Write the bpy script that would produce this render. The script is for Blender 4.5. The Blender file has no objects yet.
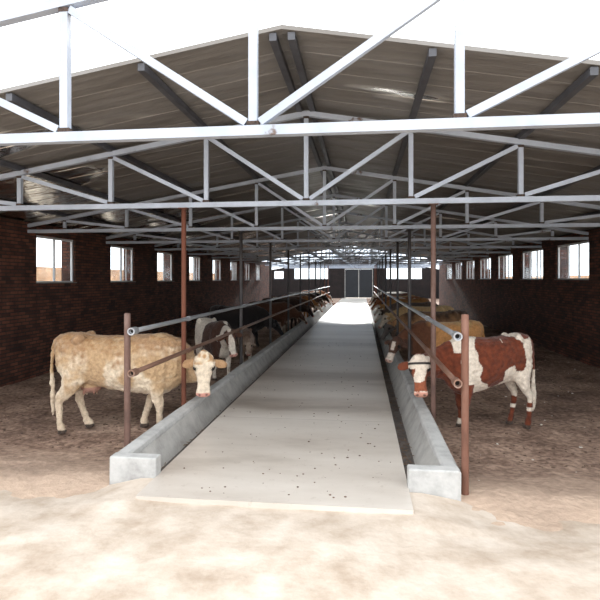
import bpy, bmesh, math, random
import numpy as np
from mathutils import Vector, Matrix, noise as mnoise

random.seed(7)
scene = bpy.context.scene
COL = scene.collection
CX = -0.76            # ridge / aisle centre line
PEN_Z = -0.28         # level of the pens below the feed alley
Y_END = 52.0


def srgb(r, g, b):
    def f(c):
        c /= 255.0
        return c / 12.92 if c <= 0.04045 else ((c + 0.055) / 1.055) ** 2.4
    return (f(r), f(g), f(b), 1.0)


# ------------------------------------------------------------------ materials
def new_mat(name):
    m = bpy.data.materials.new(name)
    m.use_nodes = True
    nt = m.node_tree
    b = nt.nodes['Principled BSDF']
    return m, nt, b


def N(nt, t, **kw):
    n = nt.nodes.new(t)
    for k, v in kw.items():
        setattr(n, k, v)
    return n


def ramp(nt, stops):
    r = N(nt, 'ShaderNodeValToRGB')
    el = r.color_ramp.elements
    while len(el) < len(stops):
        el.new(0.5)
    for e, (p, c) in zip(el, stops):
        e.position = p
        e.color = c
    return r


def noise_mat(name, stops, scale=4.0, detail=6.0, rough=0.8, bump=0.2, bump_scale=40.0,
              metallic=0.0, stretch=(1, 1, 1), spec=0.5, dist=0.02):
    m, nt, b = new_mat(name)
    tc = N(nt, 'ShaderNodeTexCoord')
    mp = N(nt, 'ShaderNodeMapping')
    mp.inputs['Scale'].default_value = stretch
    nt.links.new(tc.outputs['Object'], mp.inputs['Vector'])
    nz = N(nt, 'ShaderNodeTexNoise')
    nz.inputs['Scale'].default_value = scale
    nz.inputs['Detail'].default_value = detail
    nz.inputs['Roughness'].default_value = 0.65
    nt.links.new(mp.outputs['Vector'], nz.inputs['Vector'])
    r = ramp(nt, stops)
    nt.links.new(nz.outputs['Fac'], r.inputs['Fac'])
    nt.links.new(r.outputs['Color'], b.inputs['Base Color'])
    b.inputs['Roughness'].default_value = rough
    b.inputs['Metallic'].default_value = metallic
    b.inputs['Specular IOR Level'].default_value = spec
    if bump > 0:
        n2 = N(nt, 'ShaderNodeTexNoise')
        n2.inputs['Scale'].default_value = bump_scale
        n2.inputs['Detail'].default_value = 4.0
        nt.links.new(mp.outputs['Vector'], n2.inputs['Vector'])
        bp = N(nt, 'ShaderNodeBump')
        bp.inputs['Strength'].default_value = bump
        bp.inputs['Distance'].default_value = dist
        nt.links.new(n2.outputs['Fac'], bp.inputs['Height'])
        nt.links.new(bp.outputs['Normal'], b.inputs['Normal'])
    return m


def brick_mat(name, axis, c1, c2, mortar):
    """red stock bricks; axis is the wall's horizontal axis"""
    m, nt, b = new_mat(name)
    tc = N(nt, 'ShaderNodeTexCoord')
    sp = N(nt, 'ShaderNodeSeparateXYZ')
    nt.links.new(tc.outputs['Object'], sp.inputs[0])
    ad = N(nt, 'ShaderNodeMath', operation='ADD')
    nt.links.new(sp.outputs['X'], ad.inputs[0])
    nt.links.new(sp.outputs['Y'], ad.inputs[1])
    cb = N(nt, 'ShaderNodeCombineXYZ')
    nt.links.new(ad.outputs[0], cb.inputs[0])
    nt.links.new(sp.outputs['Z'], cb.inputs[1])
    br = N(nt, 'ShaderNodeTexBrick')
    br.inputs['Scale'].default_value = 1.0
    br.inputs['Brick Width'].default_value = 0.25
    br.inputs['Row Height'].default_value = 0.075
    br.inputs['Mortar Size'].default_value = 0.010
    br.inputs['Color1'].default_value = c1
    br.inputs['Color2'].default_value = c2
    br.inputs['Mortar'].default_value = mortar
    br.inputs['Bias'].default_value = -0.1
    nt.links.new(cb.outputs[0], br.inputs['Vector'])
    nz = N(nt, 'ShaderNodeTexNoise')
    nz.inputs['Scale'].default_value = 2.2
    nz.inputs['Detail'].default_value = 8
    nz.inputs['Roughness'].default_value = 0.7
    nt.links.new(tc.outputs['Object'], nz.inputs['Vector'])
    rp = ramp(nt, [(0.3, (0.45, 0.42, 0.4, 1)), (0.7, (1.25, 1.2, 1.15, 1))])
    nt.links.new(nz.outputs['Fac'], rp.inputs['Fac'])
    mx = N(nt, 'ShaderNodeMix', data_type='RGBA', blend_type='MULTIPLY')
    mx.inputs[0].default_value = 1.0
    nt.links.new(br.outputs['Color'], mx.inputs[6])
    nt.links.new(rp.outputs['Color'], mx.inputs[7])
    nt.links.new(mx.outputs[2], b.inputs['Base Color'])
    b.inputs['Roughness'].default_value = 0.9
    bp = N(nt, 'ShaderNodeBump')
    bp.inputs['Strength'].default_value = 0.6
    bp.inputs['Distance'].default_value = 0.012
    bp.invert = True
    nt.links.new(br.outputs['Fac'], bp.inputs['Height'])
    nt.links.new(bp.outputs['Normal'], b.inputs['Normal'])
    return m


M = {}
M['brick'] = brick_mat('red_brick', 'y', srgb(118, 72, 56), srgb(58, 37, 31), srgb(50, 44, 40))
M['brick_dark'] = brick_mat('shaded_brick', 'y', srgb(40, 28, 26), srgb(32, 24, 22), srgb(32, 28, 27))  # the red brick again, with the gable end's shade put into its colour
M['brick_out'] = brick_mat('tan_brick', 'y', srgb(196, 150, 112), srgb(176, 132, 100), srgb(190, 175, 155))
M['paint'] = noise_mat('white_painted_steel', [(0.32, srgb(96, 80, 72)), (0.37, srgb(158, 166, 178)), (0.8, srgb(186, 194, 207))],
                       scale=2.3, detail=8, rough=0.45, bump=0.08, bump_scale=25)
M['weld'] = noise_mat('rusty_weld', [(0.35, srgb(40, 32, 28)), (0.65, srgb(84, 66, 56))], scale=30, rough=0.85)
M['rust'] = noise_mat('rusty_steel', [(0.25, srgb(60, 44, 38)), (0.5, srgb(100, 74, 64)), (0.75, srgb(130, 108, 100))],
                      scale=5, rough=0.7, bump=0.15, bump_scale=60, stretch=(1, 1, 0.4))
M['rust_red'] = noise_mat('orange_rust_steel', [(0.25, srgb(84, 54, 42)), (0.5, srgb(116, 78, 62)), (0.8, srgb(138, 106, 92))],
                          scale=5, rough=0.75, bump=0.15, bump_scale=60, stretch=(1, 1, 0.4))
M['rust_tall'] = noise_mat('dark_orange_rust', [(0.25, srgb(70, 40, 28)), (0.5, srgb(106, 60, 42)), (0.8, srgb(126, 82, 62))],
                           scale=5, rough=0.8, bump=0.15, bump_scale=60, stretch=(1, 1, 0.4))
M['pole_grey'] = noise_mat('grey_worn_steel', [(0.25, srgb(46, 40, 38)), (0.5, srgb(70, 66, 66)), (0.8, srgb(96, 92, 92))],
                           scale=4, rough=0.5, bump=0.1, bump_scale=50, metallic=0.3, stretch=(1, 1, 0.4))
M['galv'] = noise_mat('galvanised_pipe', [(0.25, srgb(120, 112, 106)), (0.5, srgb(158, 160, 164)), (0.8, srgb(182, 186, 192))],
                      scale=3, rough=0.4, metallic=0.45, bump=0.05, bump_scale=40, stretch=(1, 0.25, 1))
M['galv_rust'] = noise_mat('rusting_pipe', [(0.3, srgb(104, 66, 50)), (0.5, srgb(134, 104, 88)), (0.75, srgb(156, 146, 140))],
                           scale=1.6, rough=0.55, metallic=0.25, bump=0.1, bump_scale=40, stretch=(1, 0.15, 1))
M['trough'] = noise_mat('cast_concrete', [(0.3, srgb(150, 148, 146)), (0.5, srgb(182, 181, 178)), (0.75, srgb(204, 202, 198))],
                        scale=3.2, detail=9, rough=0.85, bump=0.25, bump_scale=30)
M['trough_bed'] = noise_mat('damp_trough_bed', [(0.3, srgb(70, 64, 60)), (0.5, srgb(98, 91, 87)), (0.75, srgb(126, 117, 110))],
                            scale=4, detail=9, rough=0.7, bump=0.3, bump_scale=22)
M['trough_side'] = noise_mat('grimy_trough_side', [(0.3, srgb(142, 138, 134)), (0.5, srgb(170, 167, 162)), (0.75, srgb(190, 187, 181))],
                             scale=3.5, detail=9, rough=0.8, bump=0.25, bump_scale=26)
M['sand'] = noise_mat('dry_sand', [(0.3, srgb(168, 150, 132)), (0.55, srgb(198, 184, 169)), (0.8, srgb(216, 206, 194))],
                      scale=2.5, detail=9, rough=0.95, bump=0.5, bump_scale=14, spec=0.2)
M['window_frame'] = noise_mat('white_window_frame', [(0.3, srgb(188, 190, 194)), (0.7, srgb(214, 216, 220))], scale=3, rough=0.5, bump=0)
M['sill'] = noise_mat('mortar_sill', [(0.3, srgb(120, 112, 104)), (0.7, srgb(166, 160, 152))], scale=8, rough=0.9)
M['door'] = noise_mat('dark_steel_door', [(0.3, srgb(20, 22, 26)), (0.7, srgb(32, 35, 40))], scale=2, rough=0.55, bump=0.05)
M['door_edge'] = noise_mat('pale_door_edge', [(0.3, srgb(150, 146, 140)), (0.7, srgb(190, 186, 178))], scale=4, rough=0.6, bump=0)
M['purlin'] = noise_mat('dark_purlin_steel', [(0.3, srgb(58, 58, 62)), (0.7, srgb(86, 88, 94))], scale=3, rough=0.6, bump=0)
M['strap'] = noise_mat('dark_halter_web', [(0.3, srgb(34, 30, 28)), (0.7, srgb(62, 54, 50))], scale=30, rough=0.8)
M['crumb_dark'] = noise_mat('dung_crumb', [(0.3, srgb(74, 58, 49)), (0.7, srgb(128, 104, 88))], scale=12, rough=0.95)
M['crumb_pale'] = noise_mat('pale_litter', [(0.3, srgb(176, 166, 152)), (0.7, srgb(226, 222, 214))], scale=12, rough=0.9)
M['bore'] = noise_mat('pipe_bore_shade', [(0.3, srgb(16, 14, 13)), (0.7, srgb(28, 24, 22))], scale=20, rough=0.95, bump=0)  # near-black colour standing in for the shade inside the rail pipes
M['straw'] = noise_mat('chopped_straw', [(0.3, srgb(96, 78, 66)), (0.7, srgb(140, 118, 98))], scale=12, rough=0.95)


def pen_mat():
    m, nt, b = new_mat('trodden_dung_earth')
    tc = N(nt, 'ShaderNodeTexCoord')
    n1 = N(nt, 'ShaderNodeTexNoise')
    n1.inputs['Scale'].default_value = 1.1
    n1.inputs['Detail'].default_value = 10
    n1.inputs['Roughness'].default_value = 0.72
    nt.links.new(tc.outputs['Object'], n1.inputs['Vector'])
    r1 = ramp(nt, [(0.30, srgb(104, 86, 76)), (0.44, srgb(146, 122, 108)), (0.58, srgb(178, 153, 136)), (0.75, srgb(202, 180, 162))])
    nt.links.new(n1.outputs['Fac'], r1.inputs['Fac'])
    n2 = N(nt, 'ShaderNodeTexNoise')
    n2.inputs['Scale'].default_value = 14
    n2.inputs['Detail'].default_value = 6
    nt.links.new(tc.outputs['Object'], n2.inputs['Vector'])
    r2 = ramp(nt, [(0.35, (0.55, 0.52, 0.5, 1)), (0.65, (1.15, 1.13, 1.1, 1))])
    nt.links.new(n2.outputs['Fac'], r2.inputs['Fac'])
    mx = N(nt, 'ShaderNodeMix', data_type='RGBA', blend_type='MULTIPLY')
    mx.inputs[0].default_value = 1
    nt.links.new(r1.outputs['Color'], mx.inputs[6])
    nt.links.new(r2.outputs['Color'], mx.inputs[7])
    # sand trodden in from the entrance
    sp = N(nt, 'ShaderNodeSeparateXYZ')
    nt.links.new(tc.outputs['Object'], sp.inputs[0])
    mr = N(nt, 'ShaderNodeMapRange')
    mr.inputs['From Min'].default_value = 6.4
    mr.inputs['From Max'].default_value = 4.4
    mr.inputs['To Min'].default_value = -0.55
    mr.inputs['To Max'].default_value = 0.45
    nt.links.new(sp.outputs['Y'], mr.inputs['Value'])
    ms = N(nt, 'ShaderNodeMath', operation='ADD', use_clamp=True)
    nt.links.new(mr.outputs[0], ms.inputs[0])
    nt.links.new(n1.outputs['Fac'], ms.inputs[1])
    m3 = N(nt, 'ShaderNodeMix', data_type='RGBA')
    nt.links.new(ms.outputs[0], m3.inputs[0])
    nt.links.new(mx.outputs[2], m3.inputs[6])
    m3.inputs[7].default_value = srgb(190, 167, 147)
    nt.links.new(m3.outputs[2], b.inputs['Base Color'])
    b.inputs['Roughness'].default_value = 0.95
    b.inputs['Specular IOR Level'].default_value = 0.2
    bp = N(nt, 'ShaderNodeBump')
    bp.inputs['Strength'].default_value = 0.8
    bp.inputs['Distance'].default_value = 0.03
    nt.links.new(n2.outputs['Fac'], bp.inputs['Height'])
    nt.links.new(bp.outputs['Normal'], b.inputs['Normal'])
    return m


M['pen'] = pen_mat()


def alley_mat():
    m, nt, b = new_mat('worn_concrete_alley')
    tc = N(nt, 'ShaderNodeTexCoord')
    n1 = N(nt, 'ShaderNodeTexNoise')
    n1.inputs['Scale'].default_value = 0.9
    n1.inputs['Detail'].default_value = 9
    n1.inputs['Roughness'].default_value = 0.66
    mp = N(nt, 'ShaderNodeMapping')
    mp.inputs['Scale'].default_value = (0.55, 1.6, 1)
    nt.links.new(tc.outputs['Object'], mp.inputs['Vector'])
    nt.links.new(mp.outputs['Vector'], n1.inputs['Vector'])
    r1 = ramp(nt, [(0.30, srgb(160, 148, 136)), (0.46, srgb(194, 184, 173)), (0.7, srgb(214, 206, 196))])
    # shadow bands across the alley, painted into the concrete colour
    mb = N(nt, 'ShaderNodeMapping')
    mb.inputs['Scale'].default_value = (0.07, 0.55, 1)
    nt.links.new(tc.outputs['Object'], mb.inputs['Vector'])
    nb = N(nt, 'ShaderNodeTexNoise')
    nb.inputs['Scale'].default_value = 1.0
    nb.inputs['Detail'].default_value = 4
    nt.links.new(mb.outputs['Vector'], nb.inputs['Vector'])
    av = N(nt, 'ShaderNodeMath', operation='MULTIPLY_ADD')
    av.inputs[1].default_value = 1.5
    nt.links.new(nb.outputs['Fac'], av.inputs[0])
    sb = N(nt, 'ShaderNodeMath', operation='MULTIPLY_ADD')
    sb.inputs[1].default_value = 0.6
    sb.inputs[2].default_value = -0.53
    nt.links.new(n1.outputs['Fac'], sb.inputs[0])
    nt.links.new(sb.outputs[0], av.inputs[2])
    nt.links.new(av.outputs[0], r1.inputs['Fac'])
    n2 = N(nt, 'ShaderNodeTexNoise')
    n2.inputs['Scale'].default_value = 9
    n2.inputs['Detail'].default_value = 8
    n2.inputs['Roughness'].default_value = 0.75
    nt.links.new(tc.outputs['Object'], n2.inputs['Vector'])
    r2 = ramp(nt, [(0.28, (0.7, 0.66, 0.62, 1)), (0.42, (1, 1, 1, 1))])
    nt.links.new(n2.outputs['Fac'], r2.inputs['Fac'])
    # contraction joints every 3.5 m
    sp = N(nt, 'ShaderNodeSeparateXYZ')
    nt.links.new(tc.outputs['Object'], sp.inputs[0])
    ma = N(nt, 'ShaderNodeMath', operation='PINGPONG')
    ma.inputs[1].default_value = 1.75
    nt.links.new(sp.outputs['Y'], ma.inputs[0])
    rj = ramp(nt, [(0.0, (0.6, 0.57, 0.54, 1)), (0.012, (1, 1, 1, 1))])
    nt.links.new(ma.outputs[0], rj.inputs['Fac'])
    mx = N(nt, 'ShaderNodeMix', data_type='RGBA', blend_type='MULTIPLY')
    mx.inputs[0].default_value = 1
    nt.links.new(r1.outputs['Color'], mx.inputs[6])
    nt.links.new(r2.outputs['Color'], mx.inputs[7])
    mx2 = N(nt, 'ShaderNodeMix', data_type='RGBA', blend_type='MULTIPLY')
    mx2.inputs[0].default_value = 1
    nt.links.new(mx.outputs[2], mx2.inputs[6])
    nt.links.new(rj.outputs['Color'], mx2.inputs[7])
    nt.links.new(mx2.outputs[2], b.inputs['Base Color'])
    b.inputs['Roughness'].default_value = 0.33
    bp = N(nt, 'ShaderNodeBump')
    bp.inputs['Strength'].default_value = 0.06
    bp.inputs['Distance'].default_value = 0.01
    nt.links.new(n2.outputs['Fac'], bp.inputs['Height'])
    nt.links.new(bp.outputs['Normal'], b.inputs['Normal'])
    return m


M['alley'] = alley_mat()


def ceiling_mat():
    m, nt, b = new_mat('foil_faced_roof_sheet')
    tc = N(nt, 'ShaderNodeTexCoord')
    mp = N(nt, 'ShaderNodeMapping')
    mp.inputs['Scale'].default_value = (0.35, 1.3, 0.35)
    nt.links.new(tc.outputs['Object'], mp.inputs['Vector'])
    n1 = N(nt, 'ShaderNodeTexNoise')
    n1.inputs['Scale'].default_value = 1.6
    n1.inputs['Detail'].default_value = 8
    n1.inputs['Roughness'].default_value = 0.65
    nt.links.new(mp.outputs['Vector'], n1.inputs['Vector'])
    r1 = ramp(nt, [(0.3, srgb(70, 62, 57)), (0.5, srgb(90, 86, 83)), (0.72, srgb(112, 110, 110))])
    nt.links.new(n1.outputs['Fac'], r1.inputs['Fac'])
    sp = N(nt, 'ShaderNodeSeparateXYZ')
    nt.links.new(tc.outputs['Object'], sp.inputs[0])
    pp = N(nt, 'ShaderNodeMath', operation='PINGPONG')
    pp.inputs[1].default_value = 0.475
    nt.links.new(sp.outputs['Y'], pp.inputs[0])
    rj = ramp(nt, [(0.0, (0.72, 0.7, 0.68, 1)), (0.04, (1, 1, 1, 1))])
    nt.links.new(pp.outputs[0], rj.inputs['Fac'])
    mx = N(nt, 'ShaderNodeMix', data_type='RGBA', blend_type='MULTIPLY')
    mx.inputs[0].default_value = 1
    nt.links.new(r1.outputs['Color'], mx.inputs[6])
    nt.links.new(rj.outputs['Color'], mx.inputs[7])
    n3 = N(nt, 'ShaderNodeTexNoise')
    n3.inputs['Scale'].default_value = 0.8
    n3.inputs['Detail'].default_value = 3
    nt.links.new(mp.outputs['Vector'], n3.inputs['Vector'])
    r3 = ramp(nt, [(0.50, (0.15, 0.15, 0.15, 1)), (0.56, (1, 1, 1, 1))])
    # torn bare foil only along the left eaves
    me_ = N(nt, 'ShaderNodeMapRange')
    me_.inputs['From Min'].default_value = -3.6
    me_.inputs['From Max'].default_value = -5.2
    me_.inputs['To Min'].default_value = -0.14
    me_.inputs['To Max'].default_value = 0.06
    nt.links.new(sp.outputs['X'], me_.inputs['Value'])
    fa_ = N(nt, 'ShaderNodeMath', operation='ADD')
    nt.links.new(n3.outputs['Fac'], fa_.inputs[0])
    nt.links.new(me_.outputs[0], fa_.inputs[1])
    nt.links.new(fa_.outputs[0], r3.inputs['Fac'])
    nt.links.new(r3.outputs['Color'], b.inputs['Metallic'])
    mf = N(nt, 'ShaderNodeMix', data_type='RGBA')
    nt.links.new(r3.outputs['Color'], mf.inputs[0])
    nt.links.new(mx.outputs[2], mf.inputs[6])
    mf.inputs[7].default_value = srgb(226, 222, 214)
    nt.links.new(mf.outputs[2], b.inputs['Base Color'])
    r4 = ramp(nt, [(0.50, (0.6, 0.6, 0.6, 1)), (0.56, (0.2, 0.2, 0.2, 1))])
    nt.links.new(fa_.outputs[0], r4.inputs['Fac'])
    nt.links.new(r4.outputs['Color'], b.inputs['Roughness'])
    n2 = N(nt, 'ShaderNodeTexNoise')
    n2.inputs['Scale'].default_value = 3.2
    n2.inputs['Detail'].default_value = 5
    nt.links.new(mp.outputs['Vector'], n2.inputs['Vector'])
    bp = N(nt, 'ShaderNodeBump')
    bp.inputs['Strength'].default_value = 0.7
    bp.inputs['Distance'].default_value = 0.08
    nt.links.new(n2.outputs['Fac'], bp.inputs['Height'])
    nt.links.new(bp.outputs['Normal'], b.inputs['Normal'])
    return m


M['ceiling'] = ceiling_mat()


def skylight_mat():
    m, nt, b = new_mat('translucent_roof_sheet')
    out = nt.nodes['Material Output']
    tr = N(nt, 'ShaderNodeBsdfTranslucent')
    tc = N(nt, 'ShaderNodeTexCoord')
    nz = N(nt, 'ShaderNodeTexNoise')
    nz.inputs['Scale'].default_value = 0.8
    nz.inputs['Detail'].default_value = 6
    nt.links.new(tc.outputs['Object'], nz.inputs['Vector'])
    r = ramp(nt, [(0.3, (0.26, 0.32, 0.40, 1)), (0.7, (0.42, 0.48, 0.55, 1))])
    nt.links.new(nz.outputs['Fac'], r.inputs['Fac'])
    nt.links.new(r.outputs['Color'], tr.inputs['Color'])
    nt.links.new(r.outputs['Color'], b.inputs['Base Color'])
    b.inputs['Roughness'].default_value = 0.4
    mix = N(nt, 'ShaderNodeMixShader')
    mix.inputs[0].default_value = 0.75
    nt.links.new(b.outputs[0], mix.inputs[1])
    nt.links.new(tr.outputs[0], mix.inputs[2])
    tp = N(nt, 'ShaderNodeBsdfTransparent')
    tp.inputs['Color'].default_value = (0.93, 0.96, 0.98, 1)
    mix2 = N(nt, 'ShaderNodeMixShader')
    mix2.inputs[0].default_value = 0.5
    nt.links.new(mix.outputs[0], mix2.inputs[1])
    nt.links.new(tp.outputs[0], mix2.inputs[2])
    nt.links.new(mix2.outputs[0], out.inputs['Surface'])
    return m


M['skylight'] = skylight_mat()


def glass_mat():
    m, nt, b = new_mat('dusty_window_glass')
    out = nt.nodes['Material Output']
    tp = N(nt, 'ShaderNodeBsdfTransparent')
    tp.inputs['Color'].default_value = (0.93, 0.96, 0.97, 1)
    gl = N(nt, 'ShaderNodeBsdfGlossy')
    gl.inputs['Roughness'].default_value = 0.08
    lw = N(nt, 'ShaderNodeLayerWeight')
    pw = N(nt, 'ShaderNodeMath', operation='POWER')
    pw.inputs[1].default_value = 5.0
    nt.links.new(lw.outputs['Facing'], pw.inputs[0])
    fr = N(nt, 'ShaderNodeMath', operation='MULTIPLY_ADD')
    fr.inputs[1].default_value = 0.5
    fr.inputs[2].default_value = 0.03
    nt.links.new(pw.outputs[0], fr.inputs[0])
    mix = N(nt, 'ShaderNodeMixShader')
    nt.links.new(fr.outputs[0], mix.inputs[0])
    nt.links.new(tp.outputs[0], mix.inputs[1])
    nt.links.new(gl.outputs[0], mix.inputs[2])
    nt.links.new(mix.outputs[0], out.inputs['Surface'])
    return m


M['glass'] = glass_mat()


def coat_mat():
    m, nt, b = new_mat('cattle_coat')
    at = N(nt, 'ShaderNodeAttribute')
    at.attribute_name = 'coat'
    tc = N(nt, 'ShaderNodeTexCoord')
    nz = N(nt, 'ShaderNodeTexNoise')
    nz.inputs['Scale'].default_value = 19
    nz.inputs['Detail'].default_value = 6
    nz.inputs['Roughness'].default_value = 0.7
    nt.links.new(tc.outputs['Object'], nz.inputs['Vector'])
    rp = ramp(nt, [(0.3, (0.66, 0.63, 0.60, 1)), (0.68, (1.12, 1.12, 1.12, 1))])
    nt.links.new(nz.outputs['Fac'], rp.inputs['Fac'])
    mx = N(nt, 'ShaderNodeMix', data_type='RGBA', blend_type='MULTIPLY')
    mx.inputs[0].default_value = 1
    nt.links.new(at.outputs['Color'], mx.inputs[6])
    nt.links.new(rp.outputs['Color'], mx.inputs[7])
    nt.links.new(mx.outputs[2], b.inputs['Base Color'])
    b.inputs['Roughness'].default_value = 0.85
    b.inputs['Specular IOR Level'].default_value = 0.25
    b.inputs['Sheen Weight'].default_value = 0.15
    bp = N(nt, 'ShaderNodeBump')
    bp.inputs['Strength'].default_value = 0.8
    bp.inputs['Distance'].default_value = 0.02
    nt.links.new(nz.outputs['Fac'], bp.inputs['Height'])
    nt.links.new(bp.outputs['Normal'], b.inputs['Normal'])
    return m


M['coat'] = coat_mat()


# ------------------------------------------------------------------ mesh helpers
def obj(name, bm, mat, parent=None, smooth=False):
    me = bpy.data.meshes.new(name)
    bm.normal_update()
    bm.to_mesh(me)
    bm.free()
    if mat is not None:
        me.materials.append(mat)
    if smooth:
        me.polygons.foreach_set('use_smooth', [True] * len(me.polygons))
    o = bpy.data.objects.new(name, me)
    COL.objects.link(o)
    if parent is not None:
        o.parent = parent
    return o


def tag(o, label=None, cat=None, group=None, kind=None):
    if label:
        o['label'] = label
    if cat:
        o['category'] = cat
    if group:
        o['group'] = group
    if kind:
        o['kind'] = kind
    return o


def empty(name, loc=(0, 0, 0), rz=0):
    o = bpy.data.objects.new(name, None)
    o.empty_display_size = 0.2
    COL.objects.link(o)
    o.location = loc
    o.rotation_euler = (0, 0, rz)
    return o


def copy_tree(o, parent=None):
    c = o.copy()
    COL.objects.link(c)
    if parent is not None:
        c.parent = parent
    for ch in list(o.children):
        copy_tree(ch, c)
    return c


def bx(bm, x0, x1, y0, y1, z0, z1):
    v = [bm.verts.new(p) for p in ((x0, y0, z0), (x1, y0, z0), (x1, y1, z0), (x0, y1, z0),
                                   (x0, y0, z1), (x1, y0, z1), (x1, y1, z1), (x0, y1, z1))]
    for f in ((3, 2, 1, 0), (4, 5, 6, 7), (0, 1, 5, 4), (1, 2, 6, 5), (2, 3, 7, 6), (3, 0, 4, 7)):
        bm.faces.new([v[i] for i in f])


def bevel(bm, w=0.01, seg=2):
    bmesh.ops.bevel(bm, geom=list(bm.edges), offset=w, segments=seg, affect='EDGES', profile=0.5)


def bar(bm, p, q, w, h, up=Vector((0, 1, 0))):
    """square tube from p to q; w across 'up', h along 'up'"""
    p, q = Vector(p), Vector(q)
    d = (q - p).normalized()
    s = d.cross(up).normalized()
    u = s.cross(d).normalized()
    vs = []
    for c in (p, q):
        for a, b in ((-1, -1), (1, -1), (1, 1), (-1, 1)):
            vs.append(bm.verts.new(c + s * (a * w / 2) + u * (b * h / 2)))
    for f in ((0, 1, 2, 3), (7, 6, 5, 4), (0, 4, 5, 1), (1, 5, 6, 2), (2, 6, 7, 3), (3, 7, 4, 0)):
        bm.faces.new([vs[i] for i in f])


def pipe(bm, p, q, r, ri=None, n=16, segs=1):
    """round pipe, hollow when ri is given"""
    p, q = Vector(p), Vector(q)
    d = (q - p).normalized()
    a = Vector((0, 0, 1)) if abs(d.z) < 0.9 else Vector((1, 0, 0))
    s = d.cross(a).normalized()
    u = s.cross(d).normalized()

    def ring(c, rr):
        return [bm.verts.new(c + s * math.cos(2 * math.pi * i / n) * rr + u * math.sin(2 * math.pi * i / n) * rr) for i in range(n)]
    outs = [ring(p.lerp(q, k / segs), r) for k in range(segs + 1)]
    for A, B in zip(outs, outs[1:]):
        for i in range(n):
            bm.faces.new((A[i], A[(i + 1) % n], B[(i + 1) % n], B[i]))
    if ri is None:
        bm.faces.new(outs[0][::-1])
        bm.faces.new(outs[-1])
    else:
        I0, I1 = ring(p, ri), ring(q, ri)
        for i in range(n):
            j = (i + 1) % n
            bm.faces.new((I0[j], I0[i], I1[i], I1[j]))
            bm.faces.new((outs[0][j], outs[0][i], I0[i], I0[j]))
            bm.faces.new((outs[-1][i], outs[-1][j], I1[j], I1[i]))


# ------------------------------------------------------------------ setting
def roof_z(x):
    return 4.285 - 0.17 * abs(x - CX)


XL, XR, TH = -7.25, 5.75, 0.37
Y_FRONT = 3.2
YLE, YRE = 41.5, 40.0

# ground outside
bm = bmesh.new()
bx(bm, -90, 90, -40, 140, -0.8, -0.36)
tag(obj('ground', bm, M['sand']), kind='structure')


def grid_ground(name, x0, x1, y0, y1, step, zf, mat):
    bm = bmesh.new()
    nx, ny = max(2, int((x1 - x0) / step)), max(2, int((y1 - y0) / step))
    rows = []
    for j in range(ny + 1):
        y = y0 + (y1 - y0) * j / ny
        rows.append([bm.verts.new((x0 + (x1 - x0) * i / nx, y, zf(x0 + (x1 - x0) * i / nx, y))) for i in range(nx + 1)])
    for j in range(ny):
        for i in range(nx):
            bm.faces.new((rows[j][i], rows[j][i + 1], rows[j + 1][i + 1], rows[j + 1][i]))
    return tag(obj(name, bm, mat, smooth=True), kind='structure')


def pen_z(x, y):
    t = min(1, max(0, (6.6 - y) / 1.9))
    t = t * t * (3 - 2 * t)
    base = PEN_Z + t * 0.22
    base -= max(0.0, 5.0 - y) * 0.12
    n = mnoise.fractal(Vector((x * 1.7, y * 1.7, 3.1)), 1.0, 2.0, 5) * 0.022
    n += mnoise.noise(Vector((x * 6, y * 6, 9.0))) * 0.02
    return base + n - 0.012


grid_ground('floor_left', XL, -2.44, 4.15, YLE, 0.075, pen_z, M['pen'])
grid_ground('floor_right', 0.88, XR, 4.15, YRE, 0.075, pen_z, M['pen'])


bm = bmesh.new()
bx(bm, -10.5, -1.97, YLE, Y_END, -0.5, -0.02)
tag(obj('floor_left_end', bm, M['pen']), kind='structure')
bm = bmesh.new()
bx(bm, 0.42, 9.0, YRE, Y_END, -0.5, -0.02)
tag(obj('floor_right_end', bm, M['pen']), kind='structure')


def apron_z(x, y):
    n = mnoise.fractal(Vector((x * 1.3, y * 1.3, 7.7)), 1.0, 2.0, 5) * 0.02
    dx = max(0.0, -2.1 - x, x - 0.5)
    z = -0.045 + n - min(0.09, dx * 0.2)
    z += min(0.09, dx * 0.2) * max(0.0, min(1.0, (4.45 - y) / 0.8)) + mnoise.noise(Vector((x * 3.1, y * 3.1, 2.0))) * 0.018 * min(1.0, dx)
    if y > 4.2:
        z += 0.03 * math.exp(-((x - 0.65) / 0.45) ** 2) + 0.025 * math.exp(-((x + 2.2) / 0.4) ** 2)
    return z


grid_ground('ground_front', -9, 7.5, -3.0, 4.79, 0.08, apron_z, M['sand'])

# feed alley slab + cross passage at the far end
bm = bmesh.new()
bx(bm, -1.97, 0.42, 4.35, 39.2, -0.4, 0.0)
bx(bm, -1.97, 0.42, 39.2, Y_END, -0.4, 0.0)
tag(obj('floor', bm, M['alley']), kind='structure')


def wall_with_holes(name, axis_pos, thick, a0, a1, z0, ztop, holes, mat, along='y'):
    """brick wall; holes = (a0, a1, z0, z1)"""
    bm = bmesh.new()

    def add(s0, s1, w0, w1):
        if s1 - s0 < 1e-4 or w1 - w0 < 1e-4:
            return
        if along == 'y':
            bx(bm, min(axis_pos, axis_pos + thick), max(axis_pos, axis_pos + thick), s0, s1, w0, w1)
        else:
            bx(bm, s0, s1, min(axis_pos, axis_pos + thick), max(axis_pos, axis_pos + thick), w0, w1)
    holes = sorted(holes)
    c = a0
    for (h0, h1, hz0, hz1) in holes:
        add(c, h0, z0, ztop)
        add(h0, h1, z0, hz0)
        add(h0, h1, hz1, ztop)
        c = h1
    add(c, a1, z0, ztop)
    return tag(obj(name, bm, mat), kind='structure')


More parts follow.
